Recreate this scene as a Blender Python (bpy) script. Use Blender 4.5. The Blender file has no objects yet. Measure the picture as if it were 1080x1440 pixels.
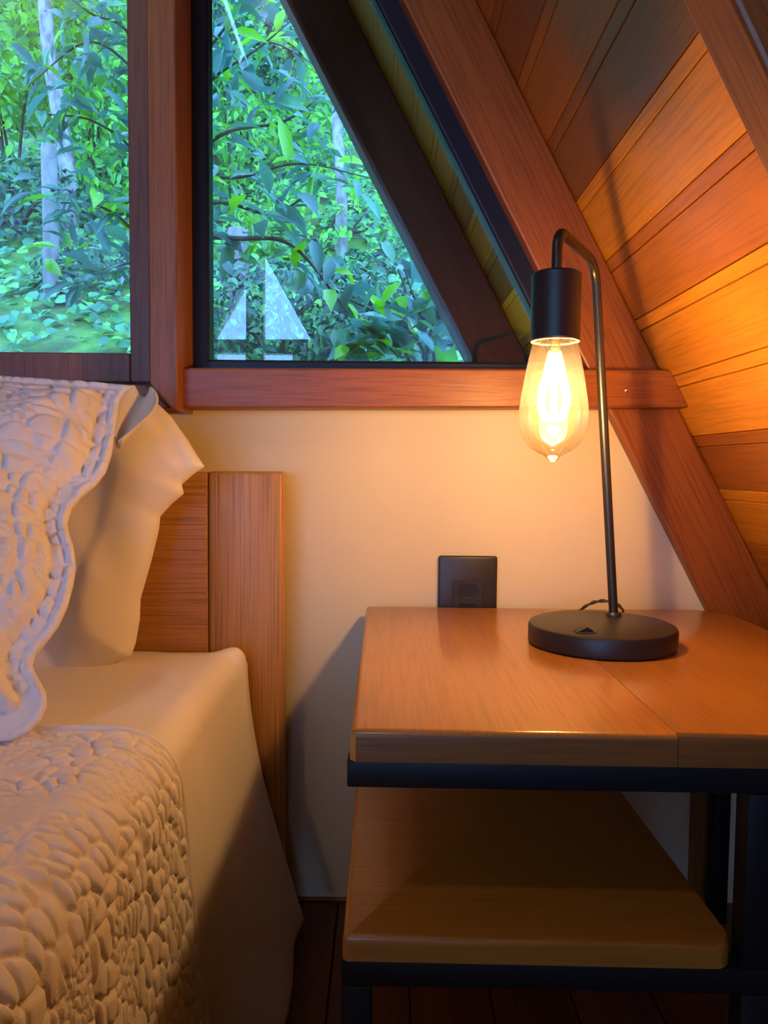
import bpy, bmesh, math, random
import numpy as np
from mathutils import Vector, Matrix
from mathutils.geometry import delaunay_2d_cdt
random.seed(7)
rng = np.random.default_rng(7)
sc = bpy.context.scene
COL = sc.collection

# ------------------------------------------------------------------ camera
F = 1080.0
CAM = Vector((0, -1.03, 0.598))
PITCH, ROLL = math.radians(3.35), math.radians(0.5)
fw = Vector((0, math.cos(PITCH), -math.sin(PITCH)))
up0 = Vector((0, math.sin(PITCH), math.cos(PITCH)))
rt0 = Vector((1, 0, 0))
rt = rt0 * math.cos(ROLL) + up0 * math.sin(ROLL)
up = -rt0 * math.sin(ROLL) + up0 * math.cos(ROLL)
cd = bpy.data.cameras.new('camera')
cam = bpy.data.objects.new('camera', cd)
COL.objects.link(cam)
m = Matrix((rt, up, -fw)).transposed().to_4x4()
m.translation = CAM
cam.matrix_world = m
cd.sensor_fit = 'AUTO'; cd.sensor_width = 36; cd.lens = F / 1440 * 36
cd.clip_start = 0.01
sc.camera = cam

def ray(px, py): return fw * F + rt * (px - 540) - up * (py - 720)
def onY(px, py, Y):
    d = ray(px, py); return CAM + d * ((Y - CAM.y) / d.y)
def onZ(px, py, Z):
    d = ray(px, py); return CAM + d * ((Z - CAM.z) / d.z)
def onP(px, py, p0, n):
    d = ray(px, py); return CAM + d * ((p0 - CAM).dot(n) / d.dot(n))

# ------------------------------------------------------------------ objects
def tag(o, label=None, cat=None, group=None, kind=None):
    if label: o['label'] = label
    if cat: o['category'] = cat
    if group: o['group'] = group
    if kind: o['kind'] = kind
    return o
def thing(name, loc, label, cat, group=None):
    o = bpy.data.objects.new(name, None); COL.objects.link(o)
    o.location = loc; o.empty_display_size = 0.05
    return tag(o, label, cat, group)
def world_loc(o):
    v = Vector((0, 0, 0))
    while o is not None:
        v += o.location; o = o.parent
    return v
def finish(name, me, mat, parent=None, origin=None, smooth=False, angle=None):
    """me holds world coordinates; the object's origin goes to `origin` (or to its parent's)."""
    o = bpy.data.objects.new(name, me); COL.objects.link(o)
    base = world_loc(parent) if parent else Vector((0, 0, 0))
    loc = Vector(origin) if origin is not None else base
    me.transform(Matrix.Translation(-loc))
    o.parent = parent
    o.location = loc - base
    for mm in (mat if isinstance(mat, (list, tuple)) else [mat]):
        me.materials.append(mm)
    if smooth:
        me.polygons.foreach_set('use_smooth', [True] * len(me.polygons))
        if angle:
            me.set_sharp_from_angle(angle=math.radians(angle))
    return o
def from_bm(name, bm, mat, parent=None, origin=None, smooth=False, angle=None):
    bmesh.ops.recalc_face_normals(bm, faces=bm.faces)
    me = bpy.data.meshes.new(name); bm.to_mesh(me); bm.free()
    return finish(name, me, mat, parent, origin, smooth, angle)
def struct(name, bm, mat, smooth=False, angle=None):
    return tag(from_bm(name, bm, mat, None, None, smooth, angle), kind='structure')

def bm_box(bm, x0, x1, y0, y1, z0, z1, bev=0.0, seg=2, shear=0.0):
    vs = [bm.verts.new((x, y - shear * x, z)) for z in (z0, z1) for y in (y0, y1) for x in (x0, x1)]
    fs = [(0, 2, 3, 1), (4, 5, 7, 6), (0, 1, 5, 4), (2, 6, 7, 3), (0, 4, 6, 2), (1, 3, 7, 5)]
    faces = [bm.faces.new([vs[i] for i in f]) for f in fs]
    if bev:
        es = list({e for f in faces for e in f.edges})
        bmesh.ops.bevel(bm, geom=es, offset=bev, segments=seg, profile=0.5, affect='EDGES')
def bm_prism(bm, pts_front, depth_vec, bev=0.0, seg=2):
    """closed polygon pts_front (Vectors) extruded by depth_vec"""
    a = [bm.verts.new(p) for p in pts_front]
    b = [bm.verts.new(Vector(p) + depth_vec) for p in pts_front]
    n = len(a)
    faces = [bm.faces.new(a), bm.faces.new(b[::-1])]
    for i in range(n):
        faces.append(bm.faces.new((a[i], b[i], b[(i + 1) % n], a[(i + 1) % n])))
    if bev:
        es = list({e for f in faces for e in f.edges})
        bmesh.ops.bevel(bm, geom=es, offset=bev, segments=seg, profile=0.5, affect='EDGES')
def bm_tube(bm, pts, rad, n=12, cap=True):
    pts = [Vector(p) for p in pts]
    if not hasattr(rad, '__len__'): rad = [rad] * len(pts)
    rings = []; nrm = None
    for i, p in enumerate(pts):
        t = (pts[min(i + 1, len(pts) - 1)] - pts[max(i - 1, 0)]).normalized()
        if nrm is None:
            nrm = t.orthogonal().normalized()
        nrm = (nrm - t * nrm.dot(t)).normalized()
        bn = t.cross(nrm)
        rings.append([bm.verts.new(p + (nrm * math.cos(2 * math.pi * k / n) + bn * math.sin(2 * math.pi * k / n)) * rad[i]) for k in range(n)])
    for a, b in zip(rings, rings[1:]):
        for k in range(n):
            bm.faces.new((a[k], a[(k + 1) % n], b[(k + 1) % n], b[k]))
    if cap:
        bm.faces.new(rings[0][::-1]); bm.faces.new(rings[-1])
def bm_lathe(bm, prof, center, n=48, cap0=True, cap1=True, axis=None):
    """prof: list of (r, z) around a vertical axis through center"""
    rings = []
    for r, z in prof:
        if r < 1e-6:
            rings.append([bm.verts.new((center[0], center[1], z))]); continue
        rings.append([bm.verts.new((center[0] + r * math.cos(2 * math.pi * k / n), center[1] + r * math.sin(2 * math.pi * k / n), z)) for k in range(n)])
    for a, b in zip(rings, rings[1:]):
        for k in range(n):
            k2 = (k + 1) % n
            if len(a) == 1 and len(b) > 1: bm.faces.new((a[0], b[k2], b[k]))
            elif len(b) == 1 and len(a) > 1: bm.faces.new((a[k], a[k2], b[0]))
            elif len(a) > 1: bm.faces.new((a[k], a[k2], b[k2], b[k]))
    if cap0 and len(rings[0]) > 1: bm.faces.new(rings[0][::-1])
    if cap1 and len(rings[-1]) > 1: bm.faces.new(rings[-1])
def smooth_path(pts, n=8):
    """Catmull-Rom through pts"""
    P = [Vector(p) for p in pts]; P = [P[0] * 2 - P[1]] + P + [P[-1] * 2 - P[-2]]
    out = []
    for i in range(1, len(P) - 2):
        for k in range(n):
            t = k / n
            a, b, c, d = P[i - 1], P[i], P[i + 1], P[i + 2]
            out.append(0.5 * ((2 * b) + (c - a) * t + (2 * a - 5 * b + 4 * c - d) * t * t + (3 * b - a - 3 * c + d) * t ** 3))
    out.append(P[-2].copy())
    return out
def fast_mesh(name, V, faces_idx, sizes):
    """V (n,3) numpy; faces_idx flat loop indices; sizes per-face vertex counts"""
    me = bpy.data.meshes.new(name)
    me.vertices.add(len(V)); me.vertices.foreach_set('co', np.asarray(V, np.float32).ravel())
    me.loops.add(len(faces_idx)); me.loops.foreach_set('vertex_index', np.asarray(faces_idx, np.int32))
    st = np.concatenate([[0], np.cumsum(sizes)[:-1]]).astype(np.int32)
    me.polygons.add(len(sizes)); me.polygons.foreach_set('loop_start', st)
    me.update(calc_edges=True); me.validate()
    return me
def grid_mesh(name, G):
    """G (a,b,3)"""
    a, b = G.shape[:2]
    idx = np.arange(a * b).reshape(a, b)
    q = np.stack([idx[:-1, :-1], idx[:-1, 1:], idx[1:, 1:], idx[1:, :-1]], -1).reshape(-1, 4)
    return fast_mesh(name, G.reshape(-1, 3), q.ravel(), np.full(len(q), 4))

# ------------------------------------------------------------------ materials
def newmat(name):
    m = bpy.data.materials.new(name); m.use_nodes = True
    nt = m.node_tree; b = nt.nodes['Principled BSDF']
    return m, nt, b
def N(nt, t, **kw):
    n = nt.nodes.new(t)
    for k, v in kw.items():
        if k in n.inputs: n.inputs[k].default_value = v
        else: setattr(n, k, v)
    return n
def plain(name, col, rough=0.5, metal=0.0, spec=0.5, bump=0.0, bscale=200):
    m, nt, b = newmat(name)
    b.inputs['Base Color'].default_value = (*col, 1); b.inputs['Roughness'].default_value = rough
    b.inputs['Metallic'].default_value = metal; b.inputs['Specular IOR Level'].default_value = spec
    if bump:
        tc = N(nt, 'ShaderNodeTexCoord'); no = N(nt, 'ShaderNodeTexNoise', Scale=bscale, Detail=4.0)
        bp = N(nt, 'ShaderNodeBump', Strength=bump, Distance=0.002)
        nt.links.new(tc.outputs['Object'], no.inputs['Vector']); nt.links.new(no.outputs['Fac'], bp.inputs['Height'])
        nt.links.new(bp.outputs['Normal'], b.inputs['Normal'])
    return m
def wood(name, dark, light, rot=(0, 0, 0), rough=0.4, scale=1.0, pores=0.35, island=0.0, attr=None, coat=0.0, bump=0.25, plen=14):
    """grain runs along local X after the rotation `rot`"""
    m, nt, b = newmat(name); L = nt.links.new
    tc = N(nt, 'ShaderNodeTexCoord')
    r = N(nt, 'ShaderNodeVectorRotate', rotation_type='EULER_XYZ'); r.inputs['Rotation'].default_value = rot
    L(tc.outputs['Object'], r.inputs['Vector'])
    off = r.outputs['Vector']
    geo = N(nt, 'ShaderNodeNewGeometry')
    if island or attr:
        ad = N(nt, 'ShaderNodeVectorMath', operation='MULTIPLY_ADD')
        ad.inputs[1].default_value = (7.3, 3.1, 5.7); 
        L(geo.outputs['Random Per Island'], ad.inputs[0]); L(off, ad.inputs[2]); off = ad.outputs[0]
    mp = N(nt, 'ShaderNodeMapping'); mp.inputs['Scale'].default_value = (2.2 * scale, 26 * scale, 26 * scale)
    L(off, mp.inputs['Vector'])
    n1 = N(nt, 'ShaderNodeTexNoise', Scale=1.0, Detail=6.0, Roughness=0.6, Distortion=0.6); L(mp.outputs[0], n1.inputs['Vector'])
    mp2 = N(nt, 'ShaderNodeMapping'); mp2.inputs['Scale'].default_value = (plen * scale, 420 * scale, 420 * scale)
    L(off, mp2.inputs['Vector'])
    n2 = N(nt, 'ShaderNodeTexNoise', Scale=1.0, Detail=2.0); L(mp2.outputs[0], n2.inputs['Vector'])
    mx = N(nt, 'ShaderNodeMapRange'); mx.inputs['From Min'].default_value = 0.3; mx.inputs['From Max'].default_value = 0.7
    L(n1.outputs['Fac'], mx.inputs['Value'])
    cm = N(nt, 'ShaderNodeMix', data_type='RGBA'); cm.inputs['A'].default_value = (*dark, 1); cm.inputs['B'].default_value = (*light, 1)
    L(mx.outputs[0], cm.inputs['Factor'])
    pr = N(nt, 'ShaderNodeMapRange'); pr.inputs['From Min'].default_value = 0.32; pr.inputs['From Max'].default_value = 0.55
    pr.inputs['To Min'].default_value = 1 - pores; pr.inputs['To Max'].default_value = 1.0
    L(n2.outputs['Fac'], pr.inputs['Value'])
    c2 = N(nt, 'ShaderNodeMix', data_type='RGBA', blend_type='MULTIPLY'); c2.inputs['Factor'].default_value = 1
    L(cm.outputs['Result'], c2.inputs['A']); L(pr.outputs[0], c2.inputs['B'])
    res = c2.outputs['Result']
    if island:
        ir = N(nt, 'ShaderNodeMapRange'); ir.inputs['To Min'].default_value = 1 - island; ir.inputs['To Max'].default_value = 1 + island * 0.4
        L(geo.outputs['Random Per Island'], ir.inputs['Value'])
        c3 = N(nt, 'ShaderNodeMix', data_type='RGBA', blend_type='MULTIPLY'); c3.inputs['Factor'].default_value = 1
        L(res, c3.inputs['A']); L(ir.outputs[0], c3.inputs['B']); res = c3.outputs['Result']
    if attr:
        at = N(nt, 'ShaderNodeAttribute', attribute_name=attr)
        c4 = N(nt, 'ShaderNodeMix', data_type='RGBA', blend_type='MULTIPLY'); c4.inputs['Factor'].default_value = 1
        L(res, c4.inputs['A']); L(at.outputs['Color'], c4.inputs['B']); res = c4.outputs['Result']
    L(res, b.inputs['Base Color'])
    b.inputs['Roughness'].default_value = rough
    b.inputs['Coat Weight'].default_value = coat; b.inputs['Coat Roughness'].default_value = 0.12
    bp = N(nt, 'ShaderNodeBump', Strength=bump, Distance=0.0008)
    L(n2.outputs['Fac'], bp.inputs['Height']); L(bp.outputs['Normal'], b.inputs['Normal'])
    return m
def cloth(name, col, weave=900, bump=0.15, wr=0.0):
    m, nt, b = newmat(name); L = nt.links.new
    b.inputs['Base Color'].default_value = (*col, 1); b.inputs['Roughness'].default_value = 0.85
    b.inputs['Specular IOR Level'].default_value = 0.2
    b.inputs['Sheen Weight'].default_value = 0.15
    tc = N(nt, 'ShaderNodeTexCoord'); n1 = N(nt, 'ShaderNodeTexNoise', Scale=weave, Detail=2.0)
    L(tc.outputs['Object'], n1.inputs['Vector'])
    bp = N(nt, 'ShaderNodeBump', Strength=bump, Distance=0.0006); L(n1.outputs['Fac'], bp.inputs['Height'])
    if wr:
        n2 = N(nt, 'ShaderNodeTexNoise', Scale=9.0, Detail=3.0, Distortion=0.8); L(tc.outputs['Object'], n2.inputs['Vector'])
        b2 = N(nt, 'ShaderNodeBump', Strength=wr, Distance=0.01); L(n2.outputs['Fac'], b2.inputs['Height'])
        L(b2.outputs['Normal'], bp.inputs['Normal'])
    L(bp.outputs['Normal'], b.inputs['Normal'])
    return m
def thin_glass(name, tint=(1, 1, 1), refl=1.0, ior=1.5, haze=0.0, rough=0.0):
    """thin pane: transparent plus a Fresnel mirror reflection, optional faint scattering"""
    m = bpy.data.materials.new(name); m.use_nodes = True; nt = m.node_tree; L = nt.links.new
    for n in list(nt.nodes): nt.nodes.remove(n)
    out = N(nt, 'ShaderNodeOutputMaterial')
    tr = N(nt, 'ShaderNodeBsdfTransparent'); tr.inputs['Color'].default_value = (*tint, 1)
    gl = N(nt, 'ShaderNodeBsdfGlossy'); gl.inputs['Roughness'].default_value = rough
    fr = N(nt, 'ShaderNodeFresnel'); fr.inputs['IOR'].default_value = ior
    mu = N(nt, 'ShaderNodeMath', operation='MULTIPLY'); mu.inputs[1].default_value = refl; L(fr.outputs[0], mu.inputs[0])
    base = tr.outputs[0]
    if haze:
        tl = N(nt, 'ShaderNodeBsdfTranslucent'); tl.inputs['Color'].default_value = (*tint, 1)
        mh = N(nt, 'ShaderNodeMixShader'); mh.inputs['Fac'].default_value = haze
        L(tr.outputs[0], mh.inputs[1]); L(tl.outputs[0], mh.inputs[2]); base = mh.outputs[0]
    mi = N(nt, 'ShaderNodeMixShader'); L(mu.outputs[0], mi.inputs['Fac']); L(base, mi.inputs[1]); L(gl.outputs[0], mi.inputs[2])
    L(mi.outputs[0], out.inputs['Surface'])
    return m
def emit(name, col, s):
    m = bpy.data.materials.new(name); m.use_nodes = True; nt = m.node_tree
    for n in list(nt.nodes): nt.nodes.remove(n)
    out = N(nt, 'ShaderNodeOutputMaterial'); e = N(nt, 'ShaderNodeEmission', Strength=s); e.inputs['Color'].default_value = (*col, 1)
    nt.links.new(e.outputs[0], out.inputs['Surface']); return m
def leafmat(name, cols, trans=0.35, rough=0.35):
    m, nt, b = newmat(name); L = nt.links.new
    geo = N(nt, 'ShaderNodeNewGeometry'); cr = N(nt, 'ShaderNodeValToRGB')
    el = cr.color_ramp.elements
    while len(el) < len(cols): el.new(0.5)
    for i, (p, c) in enumerate(cols): el[i].position = p; el[i].color = (*c, 1)
    L(geo.outputs['Random Per Island'], cr.inputs['Fac']); L(cr.outputs['Color'], b.inputs['Base Color'])
    b.inputs['Roughness'].default_value = rough
    tl = N(nt, 'ShaderNodeBsdfTranslucent'); L(cr.outputs['Color'], tl.inputs['Color'])
    mi = N(nt, 'ShaderNodeMixShader'); mi.inputs['Fac'].default_value = trans
    L(b.outputs[0], mi.inputs[1]); L(tl.outputs[0], mi.inputs[2])
    L(mi.outputs[0], nt.nodes['Material Output'].inputs['Surface'])
    return m

ROOF_T = math.atan2(1, 0.4955)                       # roof slope angle from horizontal
M = {}
M['plaster'] = plain('cream_plaster', (0.75, 0.655, 0.43), 0.8, spec=0.2, bump=0.25, bscale=60)
RED_D, RED_L = (0.26, 0.070, 0.010), (0.34, 0.100, 0.016)
M['wood_v'] = wood('red_wood_upright', (0.27, 0.086, 0.020), (0.37, 0.130, 0.034), rot=(0, math.pi / 2, 0), rough=0.45)
M['wood_h'] = wood('red_wood_rail', RED_D, RED_L, rough=0.42)
M['wood_r'] = wood('red_wood_rafter', RED_D, RED_L, rot=(0, -ROOF_T, 0), rough=0.42, scale=0.8)
M['wood_dk'] = wood('brown_wood_outside_beam', (0.05, 0.016, 0.010), (0.09, 0.030, 0.018), rot=(0, -ROOF_T, 0), rough=0.6)
M['wood_frame'] = wood('brown_wood_window_frame', (0.22, 0.075, 0.045), (0.36, 0.13, 0.075), rot=(0, math.pi / 2, 0), rough=0.5)
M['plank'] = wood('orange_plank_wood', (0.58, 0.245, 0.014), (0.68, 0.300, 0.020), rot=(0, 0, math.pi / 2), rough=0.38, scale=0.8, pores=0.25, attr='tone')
M['floor'] = wood('dark_red_floor_boards', (0.10, 0.026, 0.012), (0.22, 0.065, 0.026), rot=(0, 0, math.pi / 2), rough=0.35, island=0.35)
M['table_end_shaded'] = wood('shaded_end_grain', (0.20, 0.075, 0.014), (0.26, 0.100, 0.020), rough=0.36, pores=0.2, scale=0.9, coat=0.1)
M['table'] = wood('varnished_orange_wood', (0.41, 0.172, 0.030), (0.47, 0.205, 0.040), rot=(0, 0, math.pi / 2), rough=0.30, island=0.2, pores=0.18, scale=0.9, coat=0.4)
M['shelf'] = wood('varnished_orange_wood_shelf', (0.35, 0.150, 0.020), (0.41, 0.182, 0.027), rough=0.36, pores=0.18, scale=0.9, coat=0.2)
M['oak_v'] = wood('oak_stile', (0.52, 0.250, 0.060), (0.60, 0.295, 0.078), rot=(0, math.pi / 2, 0), rough=0.42, pores=0.42, scale=1.2, plen=5)
M['oak_h'] = wood('oak_panel', (0.44, 0.200, 0.044), (0.55, 0.260, 0.062), rough=0.40, pores=0.45, scale=1.2, coat=0.08, plen=6)
M['black_alu'] = plain('black_window_metal', (0.010, 0.012, 0.026), 0.42, spec=0.3)
M['black_tube'] = plain('black_painted_steel', (0.007, 0.007, 0.009), 0.5, spec=0.25)
M['black_lamp'] = plain('matt_black_lamp', (0.022, 0.020, 0.020), 0.42, spec=0.5)
M['grey_tube'] = plain('dark_lamp_tube', (0.07, 0.065, 0.06), 0.33, metal=0.75)
M['plastic'] = plain('black_plastic', (0.030, 0.024, 0.019), 0.38)
M['plastic_dk'] = plain('black_plastic_recess', (0.008, 0.008, 0.008), 0.5)
M['brass'] = plain('brass_screw', (0.7, 0.5, 0.25), 0.3, metal=1.0)
M['sheet'] = cloth('white_cotton_sheet', (0.89, 0.85, 0.82), wr=0.35)
M['pillow'] = cloth('white_cotton_pillowcase', (0.88, 0.82, 0.75), wr=0.5)
M['quilt'] = cloth('pale_quilted_cotton', (0.86, 0.82, 0.83), weave=700, bump=0.25)
M['lining'] = cloth('cream_lining', (0.72, 0.62, 0.46))
M['pane'] = thin_glass('window_pane_glass', (0.96, 0.98, 0.98), refl=2.0)
M['bulb_glass'] = thin_glass('amber_bulb_glass', (1.0, 0.83, 0.60), refl=0.7, haze=0.02)
M['filament'] = emit('glowing_filament', (1.0, 0.62, 0.27), 100)
M['glass_stem'] = thin_glass('clear_glass_stem', (1, 0.9, 0.7), refl=1.0, haze=0.1)

# ------------------------------------------------------------------ roof line: X = RX - RS * Z
pA, pB = onY(688, 35, -0.02), onY(1013, 690, -0.02)
RS = (pB.x - pA.x) / (pA.z - pB.z)
RX = pA.x + RS * pA.z
def roofx(z): return RX - RS * z
RW = 0.094                                            # rafter width measured level
RIDGE_X = -0.83; RIDGE_Z = (RX - RIDGE_X) / RS
def roofx_left(z): return 2 * RIDGE_X - roofx(z)
REAR = -3.5
SILL_T = onY(300, 517, 0).z                           # top of the window sill
print('roof', RS, RX, RIDGE_Z, SILL_T)

# ------------------------------------------------------------------ setting
# floor boards
bm = bmesh.new()
x = -2.45
while x < 0.85:
    w = 0.092
    bm_box(bm, x + 0.0008, x + w - 0.0008, REAR, 0.05, -0.02, 0.0, 0.0012, 1)
    x += w
bm_box(bm, -2.5, 0.85, REAR - 0.1, 0.14, -0.06, -0.021)
struct('floor', bm, M['floor'])
# back wall (plaster below the windows, and the part far left)
bm = bmesh.new()
wt = SILL_T - 0.03
bm_prism(bm, [Vector((roofx_left(0), 0, 0)), Vector((roofx(0), 0, 0)), Vector((roofx(wt), 0, wt)), Vector((roofx_left(wt), 0, wt))], Vector((0, 0.12, 0)))
zL = 1.9
xw = -1.34
bm_prism(bm, [Vector((roofx_left(wt), 0, wt)), Vector((xw, 0, wt)), Vector((xw, 0, (xw + 0) and min(RIDGE_Z, (xw - roofx_left(0)) / RS))),], Vector((0, 0.12, 0)))
struct('wall_back', bm, M['plaster'])
# rear wall behind the camera: mirrored windows, plus openings added for daylight
PATH = 0.03 - CAM.y + 0.03 - REAR
def refl(px, py):
    """point on the rear wall seen mirrored in the window glass"""
    d = ray(px, py); t1 = (0.03 - CAM.y) / d.y; p = CAM + d * t1
    t2 = (0.03 - REAR) / d.y
    return Vector((p.x + d.x * t2, REAR, p.z + d.z * t2))
bm = bmesh.new()
bms = []
tri_r = [refl(371, 478), refl(437, 478), refl(371, 358)]
tri_l = [refl(300, 478), refl(347, 478), refl(347, 399)]
low_l = (refl(303, 499).x, refl(346, 499).x); low_r = (refl(370, 499).x, refl(412, 499).x); ztop = refl(350, 497).z
holes = [tri_r, tri_l]
for a, b_ in (low_l, low_r):
    holes.append([Vector((a, REAR, 0.06)), Vector((b_, REAR, 0.06)), Vector((b_, REAR, ztop)), Vector((a, REAR, ztop))])
holes.append([Vector((-0.44, REAR, 0.60)), Vector((-0.12, REAR, 0.60)), Vector((-0.12, REAR, 1.18)), Vector((-0.44, REAR, 1.18))])  # this and the next two holes are invented, for more blue fill
holes.append([Vector((-1.95, REAR, 0.05)), Vector((-1.08, REAR, 0.05)), Vector((-1.08, REAR, 1.24)), Vector((-1.70, REAR, 1.24))])
holes.append([Vector((-1.42, REAR, 1.34)), Vector((-1.10, REAR, 1.34)), Vector((-1.10, REAR, 1.75)), Vector((-1.42, REAR, 1.75))])
outer = [Vector((roofx_left(0), REAR, 0)), Vector((roofx(0), REAR, 0)), Vector((RIDGE_X, REAR, RIDGE_Z))]
pts = []; edges = []
for loop in [outer] + holes:
    s = len(pts); n = len(loop)
    pts += [(p.x, p.z) for p in loop]; edges += [(s + i, s + (i + 1) % n) for i in range(n)]
vo, eo, fo, *_ = delaunay_2d_cdt([Vector(p) for p in pts], edges, [], 1, 1e-6)
def inside(x, z, poly):
    c = False; n = len(poly)
    for i in range(n):
        a, b_ = poly[i], poly[(i + 1) % n]
        if (a.z > z) != (b_.z > z) and x < (b_.x - a.x) * (z - a.z) / (b_.z - a.z) + a.x: c = not c
    return c
vv = [bm.verts.new((p.x, REAR, p.y)) for p in vo]
for f in fo:
    cx = sum(vo[i].x for i in f) / len(f); cz = sum(vo[i].y for i in f) / len(f)
    if not any(inside(cx, cz, h) for h in holes): bm.faces.new([vv[i] for i in f])
r_ = bmesh.ops.extrude_face_region(bm, geom=list(bm.faces))
for e in r_['geom']:
    if isinstance(e, bmesh.types.BMVert): e.co.y -= 0.08
struct('wall_rear', bm, M['plaster'])

# sloped plank ceilings
def z_on_roof(py, pxg):
    return onY(pxg, py, -0.02).z
seam_py = [(688, 35), (731, 115), (773, 200), (811, 282), (852, 367), (895, 450), (930, 533), (975, 614), (1014, 688), (1055, 763)]
zs = [onY(a, b_, -0.02).z for a, b_ in seam_py]
dz = (zs[0] - zs[-1]) / 9
while zs[0] < RIDGE_Z - 0.05: zs.insert(0, zs[0] + dz)
while zs[-1] > 0.02: zs.append(zs[-1] - dz)
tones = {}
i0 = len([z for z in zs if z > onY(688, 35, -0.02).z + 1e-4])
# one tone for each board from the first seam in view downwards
seq = [(0.45, 0.34, 0.6), (0.62, 0.50, 0.6), (0.40, 0.36, 0.9), (1.05, 1.0, 0.8), (0.68, 0.54, 0.9), (1.0, 0.92, 0.8), (1.0, 0.92, 0.8), (0.50, 0.38, 0.7), (0.8, 0.75, 0.7), (0.55, 0.42, 0.6)]  # dark top tones also hold the shade above the lamp socket
nrm_r = Vector((1, 0, RS)).normalized()
def plank_ceiling(name, left, y0, y1):
    bm = bmesh.new(); lay = bm.loops.layers.float_color.new('tone')
    for i in range(len(zs) - 1):
        zt, zb = zs[i], max(zs[i + 1], -0.02)
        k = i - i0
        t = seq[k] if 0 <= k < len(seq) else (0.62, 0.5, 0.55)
        z_sub = [(zt - 0.0135, zt - 0.0004), (zb + 0.0004, zt - 0.0143)]     # a narrow bead along the upper edge, then the face of the board
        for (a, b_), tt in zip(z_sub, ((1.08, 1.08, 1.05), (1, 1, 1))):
            pr = [Vector((roofx(a), y0, a)), Vector((roofx(b_), y0, b_)), Vector((roofx(b_), y0, b_)) + nrm_r * 0.018, Vector((roofx(a), y0, a)) + nrm_r * 0.018]
            if left: pr = [Vector((2 * RIDGE_X - p.x, p.y, p.z)) for p in pr]
            n0 = len(bm.faces)
            bm_prism(bm, pr, Vector((0, y1 - y0, 0)), 0.0009, 1)
            bm.faces.ensure_lookup_table()
            for f in bm.faces[n0:]:
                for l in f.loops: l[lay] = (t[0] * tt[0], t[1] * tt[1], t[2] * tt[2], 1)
        # backing strip behind the joints
    # backing
    a, b_ = -0.02, RIDGE_Z
    pr = [Vector((roofx(a), y0, a)) + nrm_r * 0.014, Vector((roofx(b_), y0, b_)) + nrm_r * 0.014, Vector((roofx(b_), y0, b_)) + nrm_r * 0.05, Vector((roofx(a), y0, a)) + nrm_r * 0.05]
    if left: pr = [Vector((2 * RIDGE_X - p.x, p.y, p.z)) for p in pr]
    n0 = len(bm.faces); bm_prism(bm, pr, Vector((0, y1 - y0, 0))); bm.faces.ensure_lookup_table()
    for f in bm.faces[n0:]:
        for l in f.loops: l[lay] = (0.12, 0.12, 0.12, 1)
    return struct(name, bm, M['plank'])
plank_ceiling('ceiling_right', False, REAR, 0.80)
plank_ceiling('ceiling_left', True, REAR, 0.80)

def rafter(bm, y0, y1, w=RW, z0=-0.01, z1=None, bev=0.003):
    z1 = z1 or RIDGE_Z
    bm_prism(bm, [Vector((roofx(z0) - w, y0, z0)), Vector((roofx(z0) - 0.0005, y0, z0)), Vector((roofx(z1) - 0.0005, y0, z1)), Vector((roofx(z1) - w, y0, z1))], Vector((0, y1 - y0, 0)), bev, 2)
bm = bmesh.new(); rafter(bm, -0.02, 0.11); struct('trim_1', bm, M['wood_r'])
bm = bmesh.new(); rafter(bm, -0.616, -0.575, w=0.118); struct('trim_2', bm, M['wood_r'])
# outside verge beam
bm = bmesh.new(); rafter(bm, 0.62, 0.70, w=0.127, z0=0.1); struct('trim_3', bm, M['wood_dk'])

# window sill board with mitred end
def poly(pxs, Y): return [onY(a, b_, Y) for a, b_ in pxs]
bm = bmesh.new()
bm_prism(bm, poly([(251, 574), (970, 573), (944, 520), (251, 517)][::1], -0.05), Vector((0, 0.05 - 0.021, 0)), 0.0025, 2)
p1 = poly([(251, 574), (850, 574), (850, 519), (251, 517)], -0.03)
bm_prism(bm, p1, Vector((0, 0.08, 0)))
sill = struct('trim_4', bm, M['wood_h'])
bm = bmesh.new(); c = onY(881, 549, -0.05)
bmesh.ops.create_uvsphere(bm, u_segments=12, v_segments=8, radius=0.0032, matrix=Matrix.Translation(c) @ Matrix.Diagonal((1, 0.5, 1, 1)))
from_bm('screw', bm, M['brass'], sill, None, True)
# post between the two windows, pointed foot
bm = bmesh.new()
zt = 2.6
pb = poly([(209, 540), (243, 577), (250, 578)], -0.075)
xl, xr = onY(208, 300, -0.075).x, onY(248.5, 300, -0.075).x
bm_prism(bm, [Vector((xl, -0.075, pb[0].z)), Vector((xr - 0.006, -0.075, pb[1].z)), Vector((xr, -0.075, pb[1].z)), Vector((xr, -0.075, zt)), Vector((xl, -0.075, zt))], Vector((0, 0.13, 0)), 0.002, 2)
struct('trim_5', bm, M['wood_v'])
# ledge below the left window with mitred end
bm = bmesh.new()
q = poly([(0, 533), (204, 541), (240, 575), (0, 575)], -0.035)
bm_prism(bm, [Vector((-1.34, -0.035, q[0].z)), q[1], q[2], Vector((-1.34, -0.035, q[2].z))], Vector((0, 0.035, 0)), 0.002, 2)
struct('trim_6', bm, M['wood_h'])

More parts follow.
